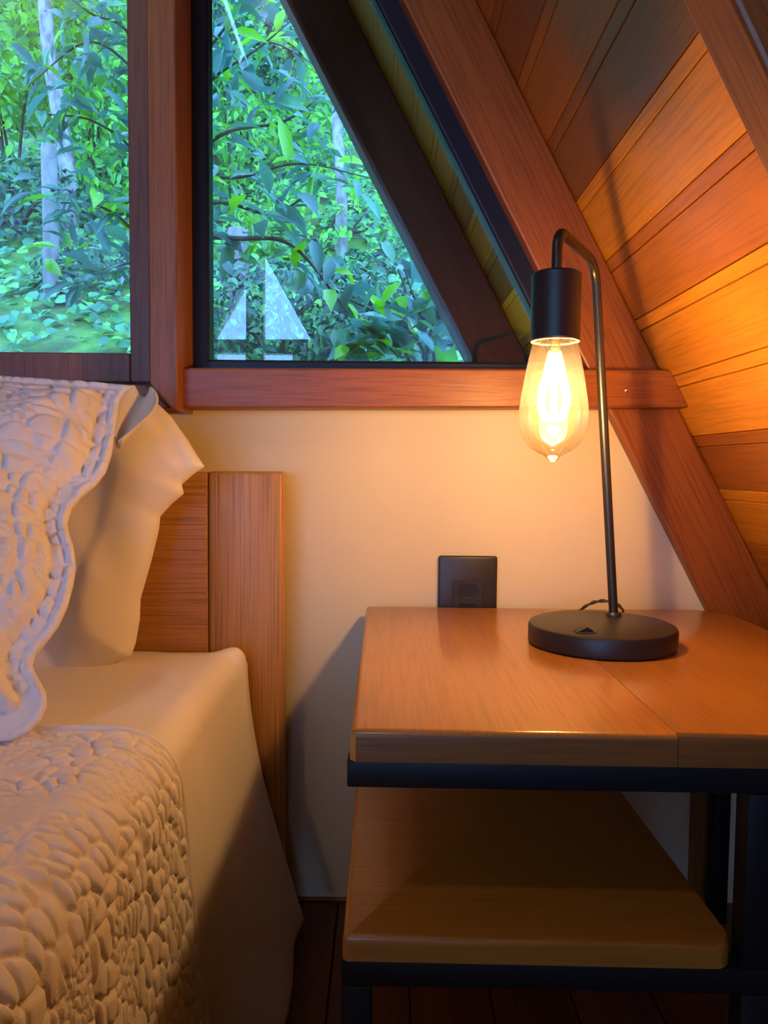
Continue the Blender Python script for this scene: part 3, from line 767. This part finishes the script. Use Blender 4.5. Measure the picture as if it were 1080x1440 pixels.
# pillows made from an outline: a grid of points inside the outline, swollen along the plane's normal
def seg_dist(P, poly):
    d = np.full(len(P), 1e9); n = len(poly)
    for i in range(n):
        a, b_ = poly[i], poly[(i + 1) % n]; ab = b_ - a; L2 = (ab ** 2).sum() + 1e-12
        t = np.clip(((P - a) @ ab) / L2, 0, 1); d = np.minimum(d, np.hypot(*(P - a - t[:, None] * ab).T))
    return d
def in_poly(P, poly):
    c_ = np.zeros(len(P), bool); n = len(poly)
    for i in range(n):
        a, b_ = poly[i], poly[(i + 1) % n]
        cond = (a[1] > P[:, 1]) != (b_[1] > P[:, 1])
        xx = (b_[0] - a[0]) * (P[:, 1] - a[1]) / (b_[1] - a[1] + 1e-12) + a[0]
        c_ ^= cond & (P[:, 0] < xx)
    return c_
def puffed(name, outline_px, p0, n, step, front, backf, mat, parent, origin, curve=None):
    n = n.normalized(); eu = Vector((1, 0, 0)); eu = (eu - n * eu.dot(n)).normalized(); ev = n.cross(eu).normalized()
    if ev.z < 0: ev = -ev
    W = [onP(a, b_, p0, n) for a, b_ in outline_px]
    W = smooth_path(W + [W[0]], 5)[:-1] if curve is None else W
    poly_ = np.array([[(w - p0).dot(eu), (w - p0).dot(ev)] for w in W])
    # resample outline at the grid step
    res = []
    for i in range(len(poly_)):
        a, b_ = poly_[i], poly_[(i + 1) % len(poly_)]; k = max(1, int(np.hypot(*(b_ - a)) / step))
        for j in range(k): res.append(a + (b_ - a) * j / k)
    bd = np.array(res)
    lo, hi = bd.min(0), bd.max(0)
    gx, gy = np.meshgrid(np.arange(lo[0], hi[0], step), np.arange(lo[1], hi[1], step)); G = np.stack([gx.ravel(), gy.ravel()], 1)
    G = G + (rng.random(G.shape) - 0.5) * step * 0.15
    G = G[in_poly(G, bd)]; dG = seg_dist(G, bd); G = G[dG > step * 0.6]; dG = dG[dG > step * 0.6]
    P2 = np.concatenate([bd, G]); nb = len(bd); dist = np.concatenate([np.zeros(nb), dG])
    vo, eo, fo, ov, *_ = delaunay_2d_cdt([Vector((float(a), float(b_))) for a, b_ in P2], [(i, (i + 1) % nb) for i in range(nb)], [], 1, 1e-7)
    Q = np.array([[v.x, v.y] for v in vo]); dQ = seg_dist(Q, bd)
    zf, zb = front(Q[:, 0], Q[:, 1], dQ), backf(Q[:, 0], Q[:, 1], dQ)
    p0n, eun, evn, nn = (np.array(v) for v in (p0, eu, ev, n))
    base = p0n + Q[:, :1] * eun + Q[:, 1:] * evn
    V = np.concatenate([base + zf[:, None] * nn, base + zb[:, None] * nn]); k = len(Q)
    fl_, sz = [], []
    for f in fo:
        fl_ += list(f); sz.append(len(f)); fl_ += [i + k for i in f[::-1]]; sz.append(len(f))
    # wall round the rim
    on = dQ < 1e-5
    cnt = {}
    for f in fo:
        for i in range(len(f)):
            e = (f[i], f[(i + 1) % len(f)]); cnt[e] = 1
    for (a, b_) in list(cnt):
        if (b_, a) not in cnt: fl_ += [b_, a, a + k, b_ + k]; sz.append(4)
    me = fast_mesh(name, V, fl_, sz)
    bm = bmesh.new(); bm.from_mesh(me); bmesh.ops.remove_doubles(bm, verts=bm.verts, dist=1e-5); bmesh.ops.recalc_face_normals(bm, faces=bm.faces); bm.to_mesh(me); bm.free()
    return finish(name, me, mat, parent, origin, True)

# white pillow leaning on the headboard (plane from the mattress back to the headboard)
def lean(zb, db, zt_, dt):
    a = Vector((0, db - 1.03, zb)); b_ = Vector((0, dt - 1.03, zt_)); t = b_ - a
    return a, Vector((0, -t.z, t.y)).normalized()
p0, n0 = lean(MZ + 0.02, 0.865, 0.70, 0.915)
o1 = [(216, 562), (240, 585), (262, 616), (287, 656), (270, 668), (255, 681), (258, 694), (240, 709), (225, 726), (223, 745), (212, 790), (197, 842), (196, 872), (190, 905), (184, 922), (150, 938), (110, 952), (60, 966), (-60, 985), (-300, 1000), (-330, 760), (-300, 560), (-60, 545), (120, 548)]
def f1_(u, v, d):
    e = np.clip(d / 0.11, 0, 1)
    return 0.004 + 0.040 * np.sqrt(np.clip(1 - (1 - e) ** 2, 0, 1)) + 0.006 * (fbm(u / 0.05 + v / 0.09, v / 0.16, 11) - 0.45) * sstep(0, 0.03, d) + 0.0050 * np.sin((u * 0.8 + v * 0.35) * 75 + 3 * fbm(u / 0.08, v / 0.08, 15)) * sstep(0.0, 0.05, d) * sstep(0.18, 0.04, d) + 0.0035 * np.tanh((u + 0.352 - 0.26 * v) / 0.006) * sstep(0, 0.03, d) * sstep(0.25, 0.12, v) - 0.004 * np.tanh(((v - 0.25) + 1.7 * (u + 0.262)) / 0.008) * sstep(0.0, 0.02, d) * sstep(0.12, 0.2, v)
def b1_(u, v, d):
    e = np.clip(d / 0.11, 0, 1); return -0.002 - 0.022 * np.sqrt(np.clip(1 - (1 - e) ** 2, 0, 1))
pl = puffed('pillow', o1, p0, n0, 0.0042, f1_, b1_, M['pillow'], None, onP(60, 960, p0, n0), curve=1)
tag(pl, 'plain white pillow propped between the quilted sham and the headboard', 'pillow')
# quilted sham in front
p0, n0 = lean(cz + 0.022, 0.585, 0.70, 0.845)
p0 = p0 + Vector((-0.30, 0, 0)); n0 = (n0 + Vector((0.22, 0, 0))).normalized()
o2 = [(190, 546), (176, 555), (168, 570), (164, 592), (161, 613), (157, 640), (149, 664), (134, 684), (114, 700), (101, 716), (95, 735), (97, 752), (104, 772), (107, 798), (103, 824), (95, 854), (82, 882), (64, 905), (50, 922), (46, 938), (54, 955), (65, 975), (66, 994), (58, 1013), (40, 1031), (18, 1041), (-30, 1046), (-120, 1050), (-330, 1050), (-350, 800), (-330, 560), (-150, 536), (0, 532), (60, 536), (130, 541)]
def f2_(u, v, d):
    e = np.clip((d - 0.02) / 0.14, 0, 1)
    body = 0.004 + 0.046 * np.sqrt(np.clip(1 - (1 - e) ** 2, 0, 1))
    h = quilting(u, v, 0.020, 2)
    h = h * sstep(0.0, 0.0045, np.abs(d - 0.043)) * sstep(0, 0.003, np.abs(d - 0.0085)) * 0.9 + 0.1
    # gathered patch towards the middle
    return body + 0.0048 * h * sstep(0, 0.004, d) + 0.006 * (fbm(u / 0.09, v / 0.09, 31) - 0.5) * sstep(0, 0.03, d)
def b2_(u, v, d):
    e = np.clip((d - 0.03) / 0.10, 0, 1); return -0.001 - 0.018 * np.sqrt(np.clip(1 - (1 - e) ** 2, 0, 1))
sm = puffed('pillow_sham', o2, p0, n0, 0.0021, f2_, b2_, M['quilt'], None, onP(20, 1030, p0, n0), curve=1)
tag(sm, 'pale quilted pillow sham with scalloped edge leaning on the white pillow', 'pillow')
# turned-over corner of the sham showing its lining
E = smooth_path([onP(a, b_, p0, n0) + n0 * 0.004 for a, b_ in [(188, 545), (176, 555), (168, 570), (164, 592), (161, 613)]], 6)
mid = smooth_path([onP(a, b_, p0, n0) - n0 * 0.028 for a, b_ in [(205, 550), (196, 562), (186, 578), (174, 598), (165, 618)]], 6)
O = smooth_path([onP(a, b_, p0, n0) + n0 * 0.002 for a, b_ in [(212, 546), (221, 560), (216, 578), (196, 598), (168, 622)]], 6)
rows = []
for t in np.linspace(0, 1, 12):
    rows.append([np.array(e * (1 - t) ** 2 + m_ * 2 * t * (1 - t) + o_ * t * t) for e, m_, o_ in zip(E, mid, O)])
G = np.array(rows)
me = grid_mesh('lining', G); ln_ = finish('lining', me, M['lining'], sm, None, True); tag(ln_, 'cream lining of the turned-over corner')
so_ = ln_.modifiers.new('thickness', 'SOLIDIFY'); so_.thickness = 0.003; so_.offset = 0

# ------------------------------------------------------------------ outside
def hill_z(x, y):
    y = np.asarray(y, float); x = np.asarray(x, float)
    base = np.where(y < 2.6, 0.05 + 0.40 * np.clip(y - 0.9, 0, None), 0.73 + 0.62 * (y - 2.6) + 0.012 * np.clip(y - 5, 0, None) ** 2)
    return base + 0.16 * (fbm(x / 0.9 + 7, y / 0.9, 90) - 0.5)
gx = np.linspace(-9, 7, 90); gy = np.linspace(0.14, 16, 110)
GX, GY = np.meshgrid(gx, gy); me = grid_mesh('hillside', np.stack([GX, GY, hill_z(GX, GY)], -1))
mh, nt, b = newmat('hillside_soil_and_moss')
tc = N(nt, 'ShaderNodeTexCoord'); no = N(nt, 'ShaderNodeTexNoise', Scale=1.3, Detail=8.0, Roughness=0.7); cr = N(nt, 'ShaderNodeValToRGB')
el = cr.color_ramp.elements; el[0].position = 0.40; el[0].color = (0.035, 0.04, 0.02, 1); el[1].position = 0.60; el[1].color = (0.12, 0.30, 0.04, 1)
nt.links.new(tc.outputs['Object'], no.inputs['Vector']); nt.links.new(no.outputs['Fac'], cr.inputs['Fac']); nt.links.new(cr.outputs['Color'], b.inputs['Base Color'])
b.inputs['Roughness'].default_value = 0.9
tag(finish('ground', me, mh, None, (0, 4, 0), True), kind='structure')

LT = np.array([[0, 0, 0], [-0.36, 0.28, 0.10], [0, 0.30, 0], [0.36, 0.28, 0.10], [-0.40, 0.60, 0.06], [0, 0.62, -0.02], [0.40, 0.60, 0.06], [0, 1.0, -0.14]])
LF = [(0, 2, 1), (0, 3, 2), (1, 2, 5, 4), (2, 3, 6, 5), (4, 5, 7), (5, 6, 7)]
def leaves_mesh(name, pos, dirs, nrm, length, ratio):
    """leaf blades: pos (n,3), growth direction, upper-side normal, length (n), width/length"""
    n = len(pos); d = dirs / np.linalg.norm(dirs, axis=1, keepdims=True)
    s = np.cross(d, nrm); s /= np.linalg.norm(s, axis=1, keepdims=True) + 1e-9; u = np.cross(s, d)
    V = pos[:, None, :] + length[:, None, None] * (LT[None, :, 0:1] * ratio * s[:, None, :] * 1.25 + LT[None, :, 1:2] * d[:, None, :] + LT[None, :, 2:3] * u[:, None, :])
    fi = np.concatenate([np.array(f) for f in LF]); sz = np.array([len(f) for f in LF])
    idx = (np.arange(n)[:, None] * 8 + fi[None]).ravel()
    return fast_mesh(name, V.reshape(-1, 3), idx, np.tile(sz, n))
def rdir(n, upb=0.0):
    v = rng.normal(size=(n, 3)); v[:, 2] += upb; return v / np.linalg.norm(v, axis=1, keepdims=True)
BLUEG, MIDG, YELG = (0.05, 0.15, 0.11), (0.07, 0.25, 0.07), (0.26, 0.55, 0.03)
M['leaf_near'] = leafmat('glossy_tree_leaf', [(0.0, (0.07, 0.22, 0.19)), (0.5, (0.09, 0.30, 0.22)), (0.80, (0.11, 0.38, 0.16)), (0.88, (0.25, 0.72, 0.02))], 0.35, 0.28)
M['leaf_far'] = leafmat('bright_hill_leaf', [(0.0, (0.07, 0.27, 0.10)), (0.4, (0.12, 0.44, 0.10)), (0.8, (0.26, 0.70, 0.07))], 0.45, 0.5)
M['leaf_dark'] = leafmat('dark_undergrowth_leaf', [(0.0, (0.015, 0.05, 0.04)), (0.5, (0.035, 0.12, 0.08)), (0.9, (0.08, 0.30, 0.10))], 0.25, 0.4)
M['leaf_ground'] = leafmat('creeping_ground_leaf', [(0.0, (0.05, 0.20, 0.11)), (0.5, (0.085, 0.34, 0.14)), (0.9, (0.19, 0.58, 0.11))], 0.35, 0.4)
M['bark'] = plain('grey_bark', (0.10, 0.085, 0.07), 0.85, bump=0.8, bscale=40)
M['bark_pale'] = plain('pale_bark', (0.34, 0.32, 0.31), 0.8, bump=0.6, bscale=30)
M['post'] = plain('weathered_grey_post', (0.22, 0.20, 0.20), 0.85, bump=0.6, bscale=50)
for k_, c_ in (('bark_pale', (0.16, 0.15, 0.13)), ('post', (0.13, 0.13, 0.11)), ('bark', (0.05, 0.04, 0.03))):
    nt = M[k_].node_tree; b = nt.nodes['Principled BSDF']; c0_ = tuple(b.inputs['Base Color'].default_value)
    tc = N(nt, 'ShaderNodeTexCoord'); mp = N(nt, 'ShaderNodeMapping'); mp.inputs['Scale'].default_value = (16, 16, 7)
    no = N(nt, 'ShaderNodeTexNoise', Scale=1.0, Detail=5.0); cr = N(nt, 'ShaderNodeValToRGB')
    cr.color_ramp.elements[0].position = 0.42; cr.color_ramp.elements[0].color = (*c_, 1); cr.color_ramp.elements[1].position = 0.60; cr.color_ramp.elements[1].color = c0_
    nt.links.new(tc.outputs['Object'], mp.inputs['Vector']); nt.links.new(mp.outputs[0], no.inputs['Vector']); nt.links.new(no.outputs['Fac'], cr.inputs['Fac']); nt.links.new(cr.outputs['Color'], b.inputs['Base Color'])
M['wire'] = plain('galvanised_wire', (0.15, 0.15, 0.16), 0.4, metal=0.8)

# ground cover
n = 24000
gx_ = rng.uniform(-7.0, 3.5, n); gy_ = 1.2 + 11.0 * rng.random(n) ** 1.1
keep = fbm(gx_ / 0.6 + 4, gy_ / 0.6, 40) > 0.33
gx_, gy_ = gx_[keep], gy_[keep]; n = len(gx_)
pos = np.stack([gx_, gy_, hill_z(gx_, gy_) + 0.02 + 0.10 * rng.random(n)], 1)
nn_ = rdir(n, 0.0) * 0.5 + np.array([0, -0.5, 0.9])
dr = np.cross(nn_, rdir(n)); me = leaves_mesh('groundcover', pos, dr, nn_, rng.uniform(0.05, 0.11, n) * (0.7 + 0.09 * gy_), 0.7)
tag(finish('groundcover', me, M['leaf_ground'], None, (-1, 4, 0.8)), 'low creeping green plants carpeting the slope behind the windows', 'ground cover', None, 'stuff')

def at(px, py, d): return onY(px, py, d - 1.03)
def trunk_mesh(name, pts, rads, mat, parent=None, origin=None):
    bm = bmesh.new(); bm_tube(bm, smooth_path(pts, 6), list(np.interp(np.linspace(0, 1, 6 * (len(pts) - 1) + 1), np.linspace(0, 1, len(rads)), rads)), 10)
    return from_bm(name, bm, mat, parent, origin, True, 60)

# fence posts
def fence_post(pxl, pxr, pyt, d, label):
    c0 = at((pxl + pxr) / 2, pyt, d); r = (pxr - pxl) / 2 * d / F
    zg = float(hill_z(np.array([c0.x]), np.array([c0.y]))[0]) - 0.05
    bm = bmesh.new(); bm_tube(bm, [(c0.x, c0.y, zg), (c0.x + 0.005, c0.y, (zg + c0.z) / 2), (c0.x, c0.y, c0.z - 0.012), (c0.x, c0.y, c0.z)], [r * 1.03, r, r, r * 0.85], 18)
    o = from_bm('fence_post', bm, M['post'], None, (c0.x, c0.y, zg + 0.05), True, 50)
    return tag(o, label, 'post', 'round fence posts outside'), Vector((c0.x, c0.y - r, c0.z)), zg
_, fp1, zg1 = fence_post(58, 79, 205, 5.2, 'tall pale round fence post seen through the left window')
_, fp2, zg2 = fence_post(320, 348, 322, 4.3, 'round fence post above the left sail-shaped reflection in the right window')
bm = bmesh.new()
for k in range(5):
    za, zb_ = fp1.z - 0.08 - k * 0.2, fp2.z - 0.08 - k * 0.2
    pts = [(fp1.x - 3.0, fp1.y + 1.2, za + 0.2), (fp1.x, fp1.y, za), ((fp1.x + fp2.x) / 2, (fp1.y + fp2.y) / 2, (za + zb_) / 2 - 0.02), (fp2.x, fp2.y, zb_), (fp2.x + 2.2, fp2.y - 0.6, zb_ - 0.1)]
    bm_tube(bm, pts, 0.0013, 5)
tag(from_bm('wire_fence', bm, M['wire'], None, (fp1.x, fp1.y, zg1)), 'thin strands of wire strung between the round fence posts outside', 'fence')

def leaf_cloud(n, c, rad, size, ratio, shell=0.55):
    v = rdir(n); r = shell + (1 - shell) * rng.random(n) ** 0.5
    P = np.array(c) + v * r[:, None] * np.array(rad)
    P += 0.25 * np.array(rad) * (np.stack([fbm(P[:, 0] * 3, P[:, 2] * 3, q) for q in (1, 2, 3)], 1) - 0.45)
    nn = v * 0.6 + rdir(n) * 0.6 + np.array([0, -0.15, 0.5]); dr = np.cross(nn, rdir(n)) + np.array([0, 0, -0.25])
    return P, dr, nn, rng.uniform(size * 0.6, size * 1.2, n)
def shrub(px, py, d, rad, n, size, mat, label, ratio=0.42, group='shrubs on the hillside'):
    c = at(px, py, d); zg = float(hill_z(np.array([c.x]), np.array([c.y]))[0])
    r = thing('shrub', (c.x, c.y, zg), label, 'shrub', group)
    me = leaves_mesh('foliage', *leaf_cloud(n, c, rad, size, ratio), ratio)
    finish('foliage', me, mat, r)
    bm = bmesh.new()
    for k in range(5):
        e = c + Vector((random.uniform(-0.7, 0.7) * rad[0], random.uniform(-0.5, 0.5) * rad[1], random.uniform(0.0, 0.7) * rad[2]))
        s0 = Vector((c.x + random.uniform(-.06, .06), c.y, zg - 0.03)); md = s0.lerp(e, 0.5) + Vector((random.uniform(-.1, .1), 0, 0.05))
        bm_tube(bm, smooth_path([s0, md, e], 5), [0.018 - 0.0014 * q for q in range(11)], 6)
    from_bm('stem', bm, M['bark'], r, None, True)
    return r
L_ = 'leaf_far'
shrub(20, 60, 7.2, (0.8, 0.7, 0.75), 1500, 0.12, M[L_], 'bright green shrub left of the pale trunk at the top of the left window')
shrub(135, 70, 8.0, (0.75, 0.7, 0.9), 1500, 0.13, M[L_], 'bright green shrub right of the pale trunk in the left window')
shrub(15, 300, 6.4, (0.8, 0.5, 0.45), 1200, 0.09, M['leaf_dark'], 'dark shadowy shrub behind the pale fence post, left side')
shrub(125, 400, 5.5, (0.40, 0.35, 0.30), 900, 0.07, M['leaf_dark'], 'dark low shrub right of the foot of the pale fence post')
shrub(370, 180, 8.2, (0.9, 0.7, 0.95), 1900, 0.12, M[L_], 'bright green shrub high up in the middle of the right window')
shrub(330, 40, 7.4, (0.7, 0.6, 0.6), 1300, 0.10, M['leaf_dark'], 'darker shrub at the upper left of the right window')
shrub(455, 330, 6.2, (0.8, 0.5, 0.5), 1300, 0.08, M[L_], 'mid-height green shrub behind the branches in the right window')
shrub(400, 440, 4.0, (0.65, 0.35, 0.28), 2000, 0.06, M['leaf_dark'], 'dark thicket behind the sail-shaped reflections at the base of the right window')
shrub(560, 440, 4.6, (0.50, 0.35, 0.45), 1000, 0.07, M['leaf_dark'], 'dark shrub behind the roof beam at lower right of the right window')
shrub(230, 180, 7.0, (0.9, 0.6, 0.9), 1500, 0.11, M[L_], 'green shrub mostly hidden behind the window post')
shrub(-120, 180, 6.8, (0.9, 0.6, 0.9), 1200, 0.11, M[L_], 'green shrub cut off at the left edge of the left window')

shrub(60, -60, 10.5, (1.7, 0.8, 1.1), 2200, 0.17, M[L_], 'large bright shrub at the very top of the left window behind the pale trunk')
shrub(380, -40, 10.5, (1.7, 0.8, 1.2), 2200, 0.17, M[L_], 'large bright shrub at the very top of the right window')
# two slender pale trees further up the slope
def tree(pts, rads, label, nleaf, crown, rad):
    b0 = pts[0]; zg = float(hill_z(np.array([b0.x]), np.array([b0.y]))[0])
    r = thing('tree', (b0.x, b0.y, zg), label, 'tree', 'slender trees on the slope')
    trunk_mesh('trunk', [Vector((b0.x, b0.y, zg - 0.1))] + pts, rads, M['bark_pale'], r)
    finish('foliage', leaves_mesh('foliage', *leaf_cloud(nleaf, crown, rad, 0.12, 0.42, 0.3), 0.42), M['leaf_far'], r)
    return r
tree([at(97, 260, 6.6), at(86, 180, 6.6), at(70, 80, 6.6), at(62, 0, 6.6), at(52, -120, 6.6)], [0.075, 0.07, 0.065, 0.06, 0.055, 0.05], 'pale leaning tree trunk rising above the fence post in the left window', 1200, at(50, -180, 6.6), (1.1, 0.9, 0.6))
tree([at(480, 260, 6.0), at(474, 170, 6.0), at(478, 60, 6.0), at(470, -120, 6.0)], [0.05, 0.045, 0.04, 0.035, 0.03], 'slim pale tree trunk beside the roof beam in the right window', 1000, at(450, -170, 6.0), (1.0, 0.9, 0.55))

# near tree: trunk hidden by the post, branches reaching into both panes
def grow(root, segs, d_spread, nl, size, ratio, mat, foliage_extra=None):
    P, D, Nn, Ln = [], [], [], []
    for pts, r0 in segs:
        path = smooth_path(pts, 7); k = len(path)
        bm = bmesh.new(); bm_tube(bm, path, [r0 * (1 - 0.75 * i / (k - 1)) for i in range(k)], 7)
        from_bm('branch', bm, M['bark'], root, None, True, 60)
        for _ in range(nl):
            t = 0.15 + 0.87 * random.random(); i = min(int(t * (k - 1)), k - 2); p = path[i].lerp(path[i + 1], min(1, t * (k - 1) - i) if t < 1 else 1.0)
            tg = (path[i + 1] - path[i]).normalized()
            dv = tg * random.uniform(0.1, 0.9) + Vector((random.gauss(0, .6), random.gauss(0, .6), random.gauss(-0.1, .45)))
            p = p + Vector((random.gauss(0, d_spread), random.gauss(0, d_spread), random.gauss(0, d_spread)))
            P.append(p); D.append(dv); Nn.append(Vector((random.gauss(0, .45), random.gauss(-0.45, .4), random.gauss(0.9, .3)))); Ln.append(random.uniform(size * 0.55, size * 1.25))
    finish('foliage', leaves_mesh('foliage', np.array(P), np.array(D), np.array(Nn), np.array(Ln), ratio), mat, root)
tb0 = at(235, 480, 2.75); zg = float(hill_z(np.array([tb0.x]), np.array([tb0.y]))[0])
nt_ = thing('tree', (tb0.x, tb0.y, zg), 'leafy tree close outside, branches reaching from behind the post into both windows', 'tree')
trunk_mesh('trunk', [Vector((tb0.x, tb0.y, zg - 0.1)), at(232, 480, 2.75), at(238, 300, 2.75), at(228, 100, 2.75), at(236, -150, 2.75)], [0.045, 0.042, 0.038, 0.034, 0.028], M['bark'], nt_)
S = []
def br(r0, *pts): S.append(([at(*p) for p in pts], r0))
br(0.008, (236, 430, 2.7), (190, 330, 2.5), (140, 290, 2.35), (85, 285, 2.3))
br(0.007, (235, 300, 2.75), (190, 215, 2.6), (130, 170, 2.5), (60, 160, 2.45))
br(0.007, (232, 160, 2.75), (180, 90, 2.6), (120, 60, 2.6), (40, 120, 2.6))
br(0.006, (234, 380, 2.7), (185, 370, 2.4), (130, 380, 2.3), (95, 350, 2.3))
br(0.006, (232, 120, 2.7), (175, 40, 2.6), (130, 20, 2.5), (90, -10, 2.5))
br(0.009, (238, 330, 2.7), (300, 285, 2.4), (380, 300, 2.25), (440, 270, 2.2))
br(0.008, (238, 260, 2.7), (310, 190, 2.5), (400, 170, 2.4), (470, 120, 2.4))
br(0.007, (236, 180, 2.7), (300, 110, 2.6), (360, 70, 2.5), (420, 20, 2.5))
br(0.007, (236, 120, 2.7), (310, 80, 2.7), (380, 60, 2.7), (440, 90, 2.7))
br(0.010, (240, 330, 2.6), (330, 335, 2.3), (410, 345, 2.15), (490, 440, 2.1))
br(0.007, (238, 240, 2.8), (330, 250, 2.7), (420, 230, 2.6), (520, 250, 2.6))
br(0.006, (236, 140, 2.6), (300, 60, 2.4), (330, 20, 2.3), (370, -40, 2.3))
grow(nt_, S, 0.045, 42, 0.105, 0.33, M['leaf_near'])
# shrub at the lower right corner of the window
sb0 = at(600, 560, 2.3); zg = float(hill_z(np.array([sb0.x]), np.array([sb0.y]))[0])
sb = thing('shrub', (sb0.x, sb0.y, zg), 'blue-green leafy bush close to the glass in the lower right corner of the right window', 'shrub')
S = []
st0 = Vector((sb0.x, sb0.y, zg - 0.03))
for pts, r0 in ([((600, 520, 2.3), (540, 450, 2.2), (490, 420, 2.15)), 0.008], [((610, 500, 2.3), (590, 440, 2.25), (565, 370, 2.2)), 0.007], [((600, 510, 2.3), (620, 440, 2.25), (640, 400, 2.25)), 0.006], [((580, 530, 2.3), (540, 490, 2.2), (480, 480, 2.1)), 0.007], [((615, 530, 2.3), (640, 480, 2.25), (660, 440, 2.25)), 0.006], [((590, 540, 2.2), (560, 500, 2.15), (520, 470, 2.1)), 0.006]):
    S.append(([st0] + [at(*p) for p in pts], r0))
grow(sb, S, 0.035, 34, 0.105, 0.46, M['leaf_near'])

# ------------------------------------------------------------------ daylight
w = bpy.data.worlds.new('overcast_daylight'); sc.world = w; w.use_nodes = True
bg = w.node_tree.nodes['Background']; bg.inputs['Color'].default_value = (0.20, 0.46, 1.0, 1); bg.inputs['Strength'].default_value = 8.0

sc.view_settings.view_transform = 'Standard'; sc.view_settings.look = 'None'
sc.view_settings.exposure = 0.25; sc.view_settings.gamma = 1.0
try: sc.view_settings.use_curve_mapping = False
except Exception: pass
sc.cycles.use_denoising = True
sc.cycles.max_bounces = 10; sc.cycles.transparent_max_bounces = 24; sc.cycles.sample_clamp_indirect = 6.0
sc.cycles.caustics_reflective = False; sc.cycles.caustics_refractive = False
